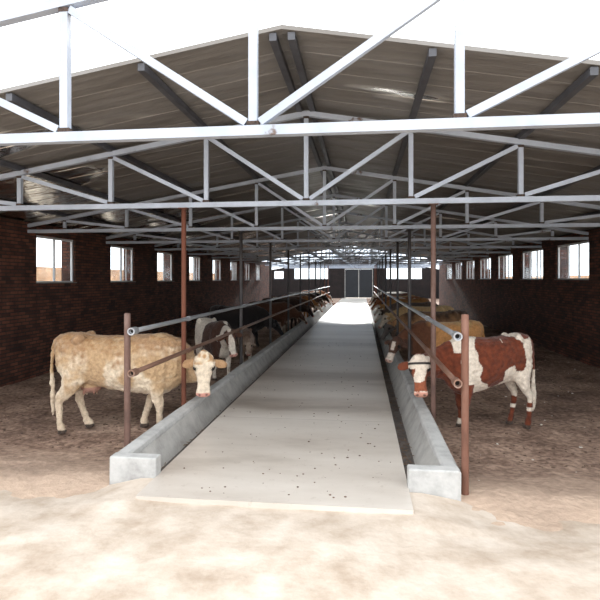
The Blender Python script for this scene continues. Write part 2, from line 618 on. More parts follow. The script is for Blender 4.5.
LW = [(3.94 + 3.47 * k, 3.94 + 3.47 * k + 1.58, 1.80, 2.89) for k in range(10)]
RW = [(7.25 + 3.4 * k, 7.25 + 3.4 * k + 2.28, 1.87, 2.89) for k in range(9)]
wall_with_holes('wall_left', XL, -TH, Y_FRONT, YLE, -0.6, 3.16, LW, M['brick'])
wall_with_holes('wall_right', XR, TH, Y_FRONT, YRE, -0.6, 3.16, RW, M['brick'])



def slope_box(bm, x0, x1, y0, y1):
    ta, tb = roof_z(x0) - 0.01, roof_z(x1) - 0.01
    v = [bm.verts.new(p) for p in ((x0, y0, -0.6), (x1, y0, -0.6), (x1, y1, -0.6), (x0, y1, -0.6), (x0, y0, ta), (x1, y0, tb), (x1, y1, tb), (x0, y1, ta))]
    for f in ((3, 2, 1, 0), (4, 5, 6, 7), (0, 1, 5, 4), (1, 2, 6, 5), (2, 3, 7, 6), (3, 0, 4, 7)):
        bm.faces.new([v[i] for i in f])


# far cross bay: return walls, side walls with gateways, gable wall
bm = bmesh.new()
slope_box(bm, -10.5, XL - TH, YLE - TH, YLE)
tag(obj('wall_left_return', bm, M['brick']), kind='structure')
bm = bmesh.new()
slope_box(bm, XR + TH, 9.0, YRE - TH, YRE)
tag(obj('wall_right_return', bm, M['brick']), kind='structure')
wall_with_holes('wall_left_end', -10.5, -TH, YLE - TH, Y_END + TH, -0.6, 2.62, [(42.6, 49.0, 0.0, 2.45)], M['brick'])
wall_with_holes('wall_right_end', 9.0, TH, YRE - TH, Y_END + TH, -0.6, 2.62, [(41.5, 48.5, 0.0, 2.45)], M['brick'])

BW = [(-8.85, -7.86, 1.9, 2.72), (-6.8, -3.3, 1.88, 3.02), (-1.72, 1.08, 0.0, 2.95), (2.36, 5.85, 1.88, 3.02)]
bm = bmesh.new()


def back_piece(x0, x1, z0, z1=None):
    xs = [x0] + ([CX] if x0 < CX < x1 else []) + [x1]
    for a, b in zip(xs, xs[1:]):
        ta, tb = (z1, z1) if z1 is not None else (roof_z(a) - 0.03, roof_z(b) - 0.03)
        v = [bm.verts.new(p) for p in ((a, Y_END, z0), (b, Y_END, z0), (b, Y_END + TH, z0), (a, Y_END + TH, z0),
                                       (a, Y_END, ta), (b, Y_END, tb), (b, Y_END + TH, tb), (a, Y_END + TH, ta))]
        for f in ((3, 2, 1, 0), (4, 5, 6, 7), (0, 1, 5, 4), (1, 2, 6, 5), (2, 3, 7, 6), (3, 0, 4, 7)):
            bm.faces.new([v[i] for i in f])


c = -10.5
for (h0, h1, z0, z1) in BW:
    back_piece(c, h0, -0.6)
    back_piece(h0, h1, -0.6, z0)
    back_piece(h0, h1, z1)
    c = h1
back_piece(c, 9.0, -0.6)
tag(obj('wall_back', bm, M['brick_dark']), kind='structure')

# windows: frame (structure) with mullions, panes, sill
win_no = [0]


def window(along, pos, inward, a0, a1, z0, z1, panes, ajar=None):
    win_no[0] += 1
    root = empty('window_%d' % win_no[0])
    tag(root, kind='structure')
    fw, fd = 0.05, 0.05

    def place(bm, s0, s1, d0, d1, w0, w1):
        if along == 'y':
            bx(bm, pos + d0, pos + d1, s0, s1, w0, w1)
        else:
            bx(bm, s0, s1, pos + d0, pos + d1, w0, w1)
    f = bmesh.new()
    place(f, a0, a0 + fw, 0, fd, z0, z1)
    place(f, a1 - fw, a1, 0, fd, z0, z1)
    place(f, a0 + fw, a1 - fw, 0, fd, z0, z0 + fw)
    place(f, a0 + fw, a1 - fw, 0, fd, z1 - fw, z1)
    obj('frame', f, M['window_frame'], root)
    wd = (a1 - a0 - 2 * fw) / panes
    for k in range(1, panes):
        mm = bmesh.new()
        c = a0 + fw + wd * k
        place(mm, c - 0.018, c + 0.018, 0.002, fd - 0.002, z0 + fw, z1 - fw)
        obj('mullion', mm, M['window_frame'], root)
    for k in range(panes):
        g = bmesh.new()
        c0 = a0 + fw + wd * k + (0.018 if k else 0)
        c1 = a0 + fw + wd * (k + 1) - (0.018 if k < panes - 1 else 0)
        place(g, c0, c1, 0.021, 0.026, z0 + fw, z1 - fw)
        obj('pane', g, M['glass'], root)
    if ajar is not None:                       # a sash pushed across behind its neighbour
        s = bmesh.new()
        place(s, ajar, ajar + 0.045, 0.055, 0.085, z0 + fw, z1 - fw)
        place(s, ajar + 0.32, ajar + 0.365, 0.055, 0.085, z0 + fw, z1 - fw)
        obj('sliding_sash', s, M['window_frame'], root)
    s = bmesh.new()
    if along == 'y':
        # sill slab standing proud of the inner face
        lo, hi = (min(pos, inward) , max(pos, inward))
        bx(s, lo, hi, a0 - 0.0, a1 + 0.0, z0 - 0.0, z0 + 0.022)
        obj('sill', s, M['sill'], root)
    else:
        s.free()
    return root


for k, (a0, a1, z0, z1) in enumerate(LW):
    window('y', XL - 0.10, XL + 0.05, a0, a1, z0, z1, 2, ajar=(a0 + 0.72) if k % 2 else None)
for k, (a0, a1, z0, z1) in enumerate(RW):
    window('y', XR + 0.05, XR - 0.05, a0, a1, z0, z1, 3, ajar=(a0 + 0.55) if k % 3 == 0 else None)
for (a0, a1, z0, z1), n in zip((BW[0], BW[1], BW[3]), (2, 5, 5)):
    window('x', Y_END + 0.1, 0, a0, a1, z0, z1, n)

# back door, two steel leaves
dr = empty('door_1', (-0.32, Y_END + 0.1, 0))
tag(dr, kind='structure')
for s in (-1, 1):
    b = bmesh.new()
    x0, x1 = (-1.33, -0.03) if s < 0 else (0.03, 1.33)
    bx(b, x0, x1, 0, 0.05, 0.03, 2.86)
    leaf = obj('door_leaf', b, M['door'], dr)
    e = bmesh.new()
    bx(e, x0, x1, -0.02, 0.0, 1.40, 1.47)
    bx(e, x0, x1, -0.02, 0.0, 0.08, 0.15)
    bx(e, x0, x1, -0.02, 0.0, 2.74, 2.81)
    obj('rail', e, M['door'], leaf)
b = bmesh.new()
bx(b, -0.035, 0.035, -0.03, 0.0, 0.03, 2.86)
obj('meeting_stile', b, M['door_edge'], dr)
b = bmesh.new()
bx(b, -1.40, -1.33, -0.05, 0.06, 0.0, 2.95)
bx(b, 1.33, 1.40, -0.05, 0.06, 0.0, 2.95)
bx(b, -1.33, 1.33, -0.05, 0.06, 2.87, 2.95)
obj('frame', b, M['door_edge'], dr)

# roof: sheets with shallow ribs, opaque up to Y 37, translucent beyond


def roof_slope(name, side, y0, y1, mat, half):
    bm = bmesh.new()
    ys = []
    y = y0
    while y < y1 - 1e-6:
        for dy, dz in ((0, 0), (0.445, 0), (0.452, 0.012), (0.468, 0.012), (0.475, 0)):
            if y + dy < y1:
                ys.append((y + dy, dz))
        y += 0.475
    ys.append((y1, 0))
    xe = CX + side * half
    lo, hi = [], []
    for (yy, dz) in ys:
        lo.append((bm.verts.new((CX, yy, roof_z(CX) + dz)), bm.verts.new((xe, yy, roof_z(xe) + dz))))
        hi.append((bm.verts.new((CX, yy, roof_z(CX) + dz + 0.04)), bm.verts.new((xe, yy, roof_z(xe) + dz + 0.04))))
    for i in range(len(ys) - 1):
        bm.faces.new((lo[i][0], lo[i][1], lo[i + 1][1], lo[i + 1][0]))
        bm.faces.new((hi[i][0], hi[i + 1][0], hi[i + 1][1], hi[i][1]))
        bm.faces.new((lo[i][1], hi[i][1], hi[i + 1][1], lo[i + 1][1]))
    for i in (0, -1):
        bm.faces.new((lo[i][0], hi[i][0], hi[i][1], lo[i][1]))
    bmesh.ops.recalc_face_normals(bm, faces=bm.faces)
    return tag(obj(name, bm, mat), kind='structure')


Y_ROOF, Y_SKY = 4.9, 37.0
roof_slope('ceiling_left', -1, Y_ROOF, Y_SKY, M['ceiling'], 7.0)
roof_slope('ceiling_right', 1, Y_ROOF, Y_SKY, M['ceiling'], 7.0)


def sky_slab(name, side):
    bm = bmesh.new()
    xe = CX + side * 10.0
    a = [bm.verts.new((x, y, roof_z(x) + 0.02)) for x, y in ((CX, Y_SKY), (xe, Y_SKY), (xe, Y_END + 0.4), (CX, Y_END + 0.4))]
    bm.faces.new(a)
    return tag(obj(name, bm, M['skylight']), kind='structure')


sky_slab('ceiling_left_skylight', -1)
sky_slab('ceiling_right_skylight', 1)

# purlins along the roof on the truss nodes
NODE = 1.41
k = 0
for s in (-1, 1):
    for i in range(0, 5):
        d = i * NODE + (0.09 if i == 0 else 0)
        x = CX + s * d
        z1 = roof_z(x + s * 0.035) - 0.004
        bm = bmesh.new()
        bx(bm, x - 0.035, x + 0.035, Y_ROOF + 0.02, Y_END - 0.01, z1 - 0.075, z1)
        k += 1
        tag(obj('trim_%d' % k, bm, M['purlin']), kind='structure')

# ------------------------------------------------------------------ roof trusses
ZB = 2.94


def top_z(x):
    return 4.17 - 0.17 * abs(x)


def make_truss():
    root = empty('roof_truss')
    half = 6.58
    b = bmesh.new()
    bar(b, (-half, 0, ZB), (half, 0, ZB), 0.07, 0.07)
    obj('bottom_chord', b, M['paint'], root)
    for s in (-1, 1):
        b = bmesh.new()
        bar(b, (0, 0, top_z(0)), (s * half, 0, top_z(half)), 0.07, 0.07)
        obj('top_chord', b, M['paint'], root)
    for i in range(-4, 5):
        x = i * NODE
        b = bmesh.new()
        bar(b, (x, 0, ZB + 0.035), (x, 0, top_z(x) - 0.04), 0.06, 0.055)
        wp = obj('web_post', b, M['paint'], root)
        g = bmesh.new()
        bx(g, x - 0.042, x + 0.042, -0.031, 0.031, ZB + 0.036, ZB + 0.066)
        obj('weld', g, M['weld'], wp)
        g = bmesh.new()
        bx(g, x - 0.036, x + 0.036, -0.031, 0.031, top_z(x) - 0.072, top_z(x) - 0.042)
        obj('weld', g, M['weld'], wp)
    for s in (-1, 1):
        for i in range(0, 4):
            xa, xb = s * (i * NODE + 0.05), s * ((i + 1) * NODE - 0.04)
            b = bmesh.new()
            bar(b, (xa, 0, ZB + 0.06), (xb, 0, top_z(xb) - 0.06), 0.055, 0.05)
            obj('diagonal', b, M['paint'], root)
    return root


ORD = ['first', 'second', 'third', 'fourth', 'fifth', 'sixth', 'seventh', 'eighth', 'ninth', 'tenth',
       'eleventh', 'twelfth', 'thirteenth', 'fourteenth', 'fifteenth', 'sixteenth']
TY = [3.6 + 3.5 * k for k in range(14)]
t0 = make_truss()
for k, y in enumerate(TY):
    t = t0 if k == 0 else copy_tree(t0)
    t.location = (CX, y, 0)
    lab = ('bright white steel truss at the open front, before the roof sheets begin' if k == 0 else
           'white steel roof truss spanning the barn, %s counted from the open front' % ORD[k])
    tag(t, lab, 'roof truss', 'steel roof trusses across the barn')

# ------------------------------------------------------------------ feed troughs


def trough_z(t):
    # sloping dished bed: high against the wall, lowest towards the alley
    return -0.15 + 0.295 * max(0.0, 1 - t / 0.55) ** 1.1 + 0.03 * max(0, (t - 0.8) / 0.2) ** 2


def trough(name, outer, inner, label):
    root = empty(name, (0, 0, 0))
    tag(root, label, 'trough')
    s = 1 if inner > outer else -1
    w = 0.15
    b = bmesh.new()
    # long outer wall with slightly wavy hand-finished top
    ys = [4.8 + i * 0.4 for i in range(int((39.1 - 4.8) / 0.4) + 1)]
    rows = []
    for y in ys:
        dz = mnoise.noise(Vector((outer * 3, y * 0.9, 0))) * 0.012
        dx = mnoise.noise(Vector((outer * 3, y * 0.7, 5))) * 0.010
        rows.append([b.verts.new(p) for p in ((outer, y, -0.5), (outer + dx, y, 0.165 + dz), (outer + s * 0.02 + dx, y, 0.18 + dz),
                                              (outer + s * (w - 0.02) + dx, y, 0.18 + dz), (outer + s * w + dx, y, 0.165 + dz),
                                              (outer + s * (w + 0.01) + dx, y, 0.13 + dz), (outer + s * (w + 0.01), y, -0.5))])
    for A, B in zip(rows, rows[1:]):
        for i in range(6):
            b.faces.new((A[i], A[i + 1], B[i + 1], B[i]))
    b.faces.new(rows[0][::-1])
    b.faces.new(rows[-1])
    bmesh.ops.recalc_face_normals(b, faces=b.faces)
    obj('wall', b, M['trough'], root)
    b = bmesh.new()
    x0, x1 = sorted((outer + s * 0.004, inner + s * 0.005))
    bx(b, x0, x1, 4.795, 4.93, -0.5, 0.178)
    bevel(b, 0.014)
    obj('end_wall', b, M['trough'], root)
    nx = 14
    b = bmesh.new()
    rows = []
    for j in range(0, 230):
        y = 4.9 + j * 0.149
        row = []
        for i in range(nx + 1):
            t = i / nx
            x = outer + s * w + (inner - outer - s * w) * t
            z = trough_z(t) + mnoise.fractal(Vector((x * 4, y * 2.5, 1.0)), 1, 2, 4) * 0.012
            row.append(b.verts.new((x, y, z)))
        rows.append(row)
    for A, B in zip(rows, rows[1:]):
        for i in range(nx):
            b.faces.new((A[i], A[i + 1], B[i + 1], B[i]) if s > 0 else (A[i + 1], A[i], B[i], B[i + 1]))
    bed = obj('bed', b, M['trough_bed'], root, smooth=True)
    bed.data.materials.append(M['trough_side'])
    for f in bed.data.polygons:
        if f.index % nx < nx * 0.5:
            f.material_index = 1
    # leftover chopped straw in the trough
    b = bmesh.new()
    for _ in range(420):
        y = 5.0 + random.random() ** 1.5 * 20
        t = random.uniform(0.45, 0.95)
        x = outer + s * w + (inner - outer - s * w) * t
        z = trough_z(t) + 0.016
        a = random.uniform(0, math.pi)
        L = random.uniform(0.015, 0.05)
        d = Vector((math.cos(a) * L, math.sin(a) * L, random.uniform(-0.004, 0.006)))
        bar(b, Vector((x, y, z - 0.012)) - d, Vector((x, y, z - 0.012)) + d, 0.006, 0.006, Vector((0, 0, 1)))
    tag(obj('feed_remains', b, M['straw'], root), kind='stuff')
    return root


trough('feed_trough', -2.44, -1.97, 'grey concrete feed trough beside the cream cow, left of the alley')
trough('feed_trough', 0.88, 0.42, 'grey concrete feed trough below the red and white cow')

# ------------------------------------------------------------------ fence posts and rails
PXL, PXR = -2.50, 0.945


def post(x, y, z1, r, mat, label, group):
    root = empty('fence_post', (x, y, PEN_Z))
    b = bmesh.new()
    pipe(b, (0, 0, -0.12), (0, 0, z1 - PEN_Z), r, r * 0.8, n=18, segs=6)
    obj('pipe', b, mat, root, smooth=True)
    b = bmesh.new()
    bx(b, -0.06, 0.06, -0.06, 0.06, z1 - PEN_Z - 0.004, z1 - PEN_Z + 0.008) if z1 > 2 else pipe(b, (0, 0, z1 - PEN_Z - 0.02), (0, 0, z1 - PEN_Z + 0.004), r * 0.8)
    obj('cap_plate' if z1 > 2 else 'end_disc', b, mat, root)
    tag(root, label, 'post', group)
    return root


post(PXL, 5.32, 1.53, 0.034, M['rust'], 'short rusty fence post at the near end of the left rails', 'fence posts')
post(PXR, 4.95, 1.57, 0.034, M['rust_red'], 'short reddish brown fence post at the near end of the right rails', 'fence posts')
for side, px in ((0, PXL), (1, PXR)):
    for k in range(1, 11):
        y = TY[k]
        if k == 1:
            mat = M['rust_tall'] if side == 0 else M['rust']
        else:
            mat = M['rust_tall'] if k >= 9 else M['pole_grey']
        side_txt = 'cream cow side' if side == 0 else 'red and white cow side'
        if k == 1:
            lab = ('tall orange-rust post rising past the cream cow to a truss' if side == 0
                   else 'tall rusty post just behind the red and white cow head')
        else:
            lab = 'tall steel post under the %s truss, on the %s' % (ORD[k], side_txt)
        post(px, y, ZB - 0.047, 0.034 if k < 3 else 0.032, mat, lab, 'fence posts')


def rail(x, z, y0, mat, label, side):
    root = empty('fence_rail', (x, y0, z))
    b = bmesh.new()
    pipe(b, (0, 0, 0), (0, 39.0 - y0, 0), 0.027, 0.021, n=16, segs=40)
    obj('pipe', b, mat, root, smooth=True)
    b = bmesh.new()
    pipe(b, (0, -0.03, 0), (0, 0.09, 0), 0.041, 0.0275, n=20)
    obj('collar', b, mat, root, smooth=False)
    b = bmesh.new()
    pipe(b, (0, 0.012, 0), (0, 0.05, 0), 0.0208)
    obj('end_disc', b, M['bore'], root)  # disc added inside the pipe mouth to paint its dark interior
    for k in range(1, 11):
        y = TY[k] - y0
        b = bmesh.new()
        pipe(b, (0, y - 0.04, 0), (0, y + 0.04, 0), 0.034, 0.0272, n=16)
        obj('collar', b, mat, root)
    tag(root, label, 'rail', 'fence rails')
    return root


off = 0.034 + 0.043
rail(PXL + off, 1.345, 5.27, M['galv'], 'upper grey pipe rail in front of the cream cow', 1)
rail(PXL + off, 0.90, 5.27, M['galv_rust'], 'lower rusty pipe rail across the shoulder of the cream cow', 1)
rail(PXR - off, 1.375, 4.90, M['galv'], 'upper grey pipe rail above the red and white cow head', -1)
rail(PXR - off, 0.945, 4.90, M['galv_rust'], 'lower rusting pipe rail beside the red and white cow head', -1)

# ------------------------------------------------------------------ cattle
W3 = lambda *a: np.array(srgb(*a)[:3])
WHITE, CREAM, TAN, TAWNY = W3(226, 216, 202), W3(216, 190, 150), W3(196, 150, 96), W3(168, 116, 66)
RED, BROWN, DARK, BLACK = W3(146, 76, 42), W3(104, 62, 42), W3(58, 42, 36), W3(30, 26, 26)
GREY, PINK, HOOF, EYE = W3(122, 108, 98), W3(206, 150, 136), W3(74, 62, 54), W3(22, 16, 14)

SECT = [(-0.90, 1.16, 0.98, 0.06), (-0.84, 1.28, 0.78, 0.18), (-0.72, 1.325, 0.68, 0.245), (-0.55, 1.325, 0.63, 0.275),
        (-0.35, 1.285, 0.605, 0.285), (-0.10, 1.275, 0.555, 0.325), (0.15, 1.275, 0.52, 0.335), (0.38, 1.29, 0.49, 0.295),
        (0.56, 1.32, 0.475, 0.25), (0.70, 1.28, 0.53, 0.215), (0.82, 1.19, 0.60, 0.17), (0.91, 1.06, 0.70, 0.09)]


def ring_loft(bm, rings):
    n = len(rings[0])
    vs = [[bm.verts.new(p) for p in r] for r in rings]
    for A, B in zip(vs, vs[1:]):
        for i in range(n):
            j = (i + 1) % n
            bm.faces.new((A[i], A[j], B[j], B[i]))
    bm.faces.new(vs[0][::-1])
    bm.faces.new(vs[-1])


def limb(bm, pts, n=14):
    """pts: (x, y, z, rx, ry) chain of roughly horizontal rings"""
    rings = []
    for i, (x, y, z, rx, ry) in enumerate(pts):
        a = Vector(pts[max(0, i - 1)][:3])
        c = Vector(pts[min(len(pts) - 1, i + 1)][:3])
        d = (c - a).normalized()
        s = Vector((0, 1, 0))
        s = (s - d * s.dot(d)).normalized()
        u = d.cross(s).normalized()
        rings.append([Vector((x, y, z)) + u * math.cos(2 * math.pi * q / n) * rx + s * math.sin(2 * math.pi * q / n) * ry for q in range(n)])
    ring_loft(bm, rings)


def tube_between(bm, chain, n=16):
    """chain: (point, radius_side, radius_up)"""
    rings = []
    for i, (p, rs, ru) in enumerate(chain):
        a = chain[max(0, i - 1)][0]
        c = chain[min(len(chain) - 1, i + 1)][0]
        d = (c - a).normalized()
        s = d.cross(Vector((0, 0, 1)))
        s = s.normalized() if s.length > 0.15 else Vector((0, 1, 0))
        u = s.cross(d).normalized()
        rings.append([p + s * math.cos(2 * math.pi * q / n) * rs + u * math.sin(2 * math.pi * q / n) * ru for q in range(n)])
    ring_loft(bm, rings)


def ellipsoid(bm, c, ax, ay, az):
    """axes are vectors"""
    ret = bmesh.ops.create_icosphere(bm, subdivisions=3, radius=1)
    for v in ret['verts']:
        p = v.co.copy()
        v.co = c + ax * p.x + ay * p.y + az * p.z


def fcurve(knots, x):
    return float(np.interp(x, [k[0] for k in knots], [k[1] for k in knots]))


HEAD = [(-0.10, 0.060, -0.02, 0.10), (-0.03, 0.092, 0.035, 0.13), (0.06, 0.108, 0.062, 0.15), (0.18, 0.114, 0.070, 0.165), (0.27, 0.112, 0.066, 0.165),
        (0.36, 0.096, 0.056, 0.150), (0.50, 0.077, 0.046, 0.118), (0.66, 0.066, 0.038, 0.098), (0.80, 0.072, 0.036, 0.088),
        (0.89, 0.082, 0.038, 0.084), (0.96, 0.078, 0.022, 0.070), (1.01, 0.045, 0.0, 0.045)]


def build_cow(name, label, loc, rz, coat, scale=(1, 1, 1), head_pos=(1.15, 0, 1.10), axis=(0.6, 0, -0.8), normal=(0.8, 0, 0.6),
              steps=(0, 0, 0, 0), udder=False, voxel=0.02, hl=0.50, seed=0, horns=False, hs=1.0, shag=0.006, group=None, neck_mid=None, tuck=0.0, hw=1.12):
    sx, sy, sz = scale
    bm = bmesh.new()
    # trunk
    xs = np.linspace(-0.90, 0.91, 30)
    rings = []
    for x in xs:
        top = fcurve([(s[0], s[1]) for s in SECT], x)
        bot = fcurve([(s[0], s[2]) for s in SECT], x) + tuck * max(0, 1 - abs(x + 0.15) / 0.6)
        w = fcurve([(s[0], s[3]) for s in SECT], x)
        zc, hh = (top * 0.52 + bot * 0.48), (top - bot) / 2
        r = []
        for q in range(24):
            a = 2 * math.pi * q / 24
            ca, sa = math.cos(a), math.sin(a)
            y = w * math.copysign(abs(ca) ** 0.82, ca)
            if sa > 0:
                z = zc + (top - zc) * sa ** 0.9
            else:
                z = zc - (zc - bot) * abs(sa) ** 0.95
            r.append(Vector((x * sx, y * sy, z * sz)))
        rings.append(r)
    ring_loft(bm, rings)

    def sc(pts):
        return [(x * sx, y * sy, z * sz, rx * min(sx, sz), ry * sy) for x, y, z, rx, ry in pts]
    # legs
    for i, sd in enumerate((1, -1)):
        st = steps[i]
        limb(bm, sc([(0.50, sd * 0.12, 1.02, 0.15, 0.09), (0.55, sd * 0.155, 0.80, 0.15, 0.10), (0.52 + st * 0.15, sd * 0.165, 0.60, 0.108, 0.085),
                     (0.53 + st * 0.45, sd * 0.16, 0.46, 0.076, 0.068), (0.545 + st * 0.75, sd * 0.155, 0.36, 0.062, 0.060),
                     (0.54 + st * 0.85, sd * 0.155, 0.27, 0.046, 0.044), (0.535 + st, sd * 0.155, 0.15, 0.042, 0.040),
                     (0.545 + st * 1.1, sd * 0.155, 0.10, 0.052, 0.050), (0.56 + st * 1.15, sd * 0.155, 0.055, 0.054, 0.050),
                     (0.575 + st * 1.2, sd * 0.155, 0.0, 0.066, 0.058)]))
    for i, sd in enumerate((1, -1)):
        st = steps[2 + i]
        limb(bm, sc([(-0.62, sd * 0.12, 1.08, 0.20, 0.11), (-0.60, sd * 0.16, 0.88, 0.215, 0.11), (-0.58 + st * 0.1, sd * 0.175, 0.72, 0.165, 0.095),
                     (-0.64 + st * 0.35, sd * 0.17, 0.58, 0.105, 0.075), (-0.735 + st * 0.6, sd * 0.155, 0.47, 0.072, 0.056),
                     (-0.755 + st * 0.7, sd * 0.15, 0.40, 0.058, 0.050), (-0.735 + st * 0.85, sd * 0.15, 0.26, 0.045, 0.042), (-0.715 + st, sd * 0.15, 0.15, 0.045, 0.042),
                     (-0.70 + st * 1.05, sd * 0.15, 0.10, 0.054, 0.050), (-0.685 + st * 1.1, sd * 0.15, 0.055, 0.055, 0.050),
                     (-0.665 + st * 1.1, sd * 0.15, 0.0, 0.066, 0.058)]))
    # hips and brisket
    for sd in (1, -1):
        ellipsoid(bm, Vector((-0.52 * sx, sd * 0.20 * sy, 1.24 * sz)), Vector((0.09 * sx, 0, 0.03)), Vector((0, 0.07 * sy, 0)), Vector((0, 0, 0.075 * sz)))
        ellipsoid(bm, Vector((0.48 * sx, sd * 0.17 * sy, 0.90 * sz)), Vector((0.22 * sx, 0, 0)), Vector((0, 0.12 * sy, 0)), Vector((0, 0, 0.32 * sz)))
    # tail
    tube_between(bm, [(Vector((-0.80 * sx, 0, 1.27 * sz)), 0.05, 0.05), (Vector((-0.90 * sx, 0, 1.20 * sz)), 0.042, 0.042),
                      (Vector((-0.955 * sx, 0.01, 1.02 * sz)), 0.03, 0.03), (Vector((-0.965 * sx, 0.015, 0.80 * sz)), 0.026, 0.026),
                      (Vector((-0.955 * sx, 0.02, 0.58 * sz)), 0.030, 0.030), (Vector((-0.95 * sx, 0.02, 0.45 * sz)), 0.048, 0.044),
                      (Vector((-0.95 * sx, 0.02, 0.30 * sz)), 0.034, 0.034), (Vector((-0.95 * sx, 0.02, 0.20 * sz)), 0.012, 0.012)], n=10)
    if udder:
        ellipsoid(bm, Vector((-0.42 * sx, 0, 0.60 * sz)), Vector((0.15, 0, 0)), Vector((0, 0.12, 0)), Vector((0, 0, 0.10)))
        for a in (-0.50, -0.36):
            for b in (-0.06, 0.06):
                ellipsoid(bm, Vector((a * sx, b, 0.505 * sz)), Vector((0.02, 0, 0)), Vector((0, 0.02, 0)), Vector((0, 0, 0.045)))
    # head frame
    P = Vector(head_pos)
    A = Vector(axis).normalized()
    Nn = Vector(normal)
    Nn = (Nn - A * Nn.dot(A)).normalized()
    Lt = Nn.cross(A).normalized()
    hk = hs
    rings = []
    n = 20
    for (t, w, up, dn) in HEAD:
        c = P + A * (t * hl * hk)
        r = []
        for q in range(n):
            a = 2 * math.pi * q / n
            ca, sa = math.cos(a), math.sin(a)
            lat = w * hw * hk * math.copysign(abs(ca) ** 0.85, ca) * (1.0 if sa > 0 else 1 - 0.35 * abs(sa))
            nn = (up * sa if sa > 0 else dn * sa) * hk
            r.append(c + Lt * lat + Nn * nn)
        rings.append(r)
    ring_loft(bm, rings)
    for sd in (1, -1):
        # ears, brow, horns
        ec = P + A * (0.075 * hk) + Lt * (sd * 0.185 * hk) - Nn * (0.035 * hk)
        ed = (Lt * sd + A * 0.30 - Nn * 0.15).normalized()
        ew = (A - ed * A.dot(ed)).normalized()
        ellipsoid(bm, ec, ed * 0.098 * hk, ew * 0.060 * hk, ed.cross(ew) * 0.024 * max(1, voxel / 0.016))
        ellipsoid(bm, P + A * (0.26 * hl * hk) + Lt * (sd * 0.110 * hk) + Nn * (0.03 * hk), A * 0.038 * hk, Lt * 0.024 * hk, Nn * 0.036 * hk)
        if horns:
            tube_between(bm, [(P + Lt * sd * 0.07, 0.03, 0.03), (P + Lt * sd * 0.14 - A * 0.03, 0.026, 0.026), (P + Lt * sd * 0.18 - A * 0.10, 0.018, 0.018), (P + Lt * sd * 0.17 - A * 0.15, 0.008, 0.008)], n=8)
    ellipsoid(bm, P + Nn * 0.02 * hk - A * 0.02 * hk, A * 0.06 * hk, Lt * 0.075 * hk, Nn * 0.06 * hk)   # poll
    # neck
    B0 = Vector((0.50 * sx, 0, 0.98 * sz))
    B1 = Vector((0.76 * sx, 0, 0.95 * sz))
    B3 = P + A * (0.05 * hk) - Nn * (0.075 * hk)
    if neck_mid is None:
        back = (-Nn * 0.7 - A * 0.5).normalized()
        B2 = B3 + back * 0.16
        B2.z = (B2.z + (B1.z + B3.z) / 2) / 2
    else:
        B2 = Vector(neck_mid)
    chain = [(B0, 0.18 * sy, 0.31 * sz)]
    for k in range(0, 9):
        t = k / 8
        p = B1 * (1 - t) ** 2 + B2 * 2 * t * (1 - t) + B3 * t ** 2
        chain.append((p, (0.165 * sy) * (1 - t) + 0.085 * hk * t, (0.29 * sz) * (1 - t) ** 1.3 + 0.115 * hk * (1 - (1 - t) ** 1.3)))
    tube_between(bm, chain)

    me = bpy.data.meshes.new(name + '_raw')
    bmesh.ops.recalc_face_normals(bm, faces=bm.faces)
    bm.to_mesh(me)
    bm.free()
    tmp = bpy.data.objects.new(name + '_raw', me)
    COL.objects.link(tmp)
    md = tmp.modifiers.new('r', 'REMESH')
    md.mode = 'VOXEL'
    md.voxel_size = voxel
    md2 = tmp.modifiers.new('s', 'SMOOTH')
    md2.factor = 0.5
    md2.iterations = max(2, int(round(5 * 0.016 / voxel)))
    dg = bpy.context.evaluated_depsgraph_get()
    dg.update()
    out = bpy.data.meshes.new_from_object(tmp.evaluated_get(dg))
    bpy.data.objects.remove(tmp)
    bpy.data.meshes.remove(me)
    nv = len(out.vertices)
    co = np.zeros(nv * 3)
    out.vertices.foreach_get('co', co)
    co = co.reshape(-1, 3)
    no = np.zeros(nv * 3)
    out.vertices.foreach_get('normal', no)
    no = no.reshape(-1, 3)
    so = Vector((seed * 13.7, seed * 5.1, seed * 2.3))
    n1 = np.array([mnoise.fractal(Vector(p) * 3.2 + so, 1, 2, 3) for p in co])
    n2 = np.array([mnoise.noise(Vector(p) * 16 + so) for p in co])
    # head-local coordinates
    P_, A_, N_, L_ = (np.array(v) for v in (P, A, Nn, Lt))
    dlt = co - P_
    hc = np.stack([dlt @ A_ / (hl * hk), dlt @ L_ / hk, dlt @ N_ / hk], 1)
    inhead = (hc[:, 0] > -0.12) & (hc[:, 0] < 1.1) & (np.abs(hc[:, 1]) < 0.34) & (hc[:, 2] > -0.17) & (hc[:, 2] < 0.16) & (co[:, 0] > 0.6 * sx)
    rest = co / np.array([sx, sy, sz])
    col = coat(rest, hc, inhead, n1, n2)
    # common marks: hooves, eyes, nostrils, muzzle
    col[rest[:, 2] < 0.055] = HOOF
    for sd in (1, -1):
        d = np.sqrt(((hc[:, 0] - 0.30) * hl) ** 2 + (hc[:, 1] - sd * 0.118) ** 2 + (hc[:, 2] - 0.036) ** 2)
        col[inhead & (d < 0.046)] *= 0.72  # shade round the eyes, darkened into the coat colour
        col[inhead & (d < 0.031)] = EYE
        d = np.sqrt(((hc[:, 0] - 0.955) * hl) ** 2 + (hc[:, 1] - sd * 0.042) ** 2 + (hc[:, 2] - 0.018) ** 2)
        col[inhead & (d < 0.017)] = col[inhead & (d < 0.017)] * 0.3
    keep = np.where(inhead, np.clip(1 - (hc[:, 0] - 0.05) / 0.2, 0.12, 1), 1.0)
    if voxel < 0.015:
        n3 = np.array([mnoise.noise(Vector(p) * 42 + so) for p in co])
        n2 = n2 + n3 * 0.8
    co2 = co + no * ((n2 * shag + n1 * shag * 0.9)[:, None] * keep[:, None])
    co2[:, 2] = np.maximum(co2[:, 2], 0.0)
    out.vertices.foreach_set('co', co2.ravel())
    at = out.color_attributes.new('coat', 'FLOAT_COLOR', 'POINT')
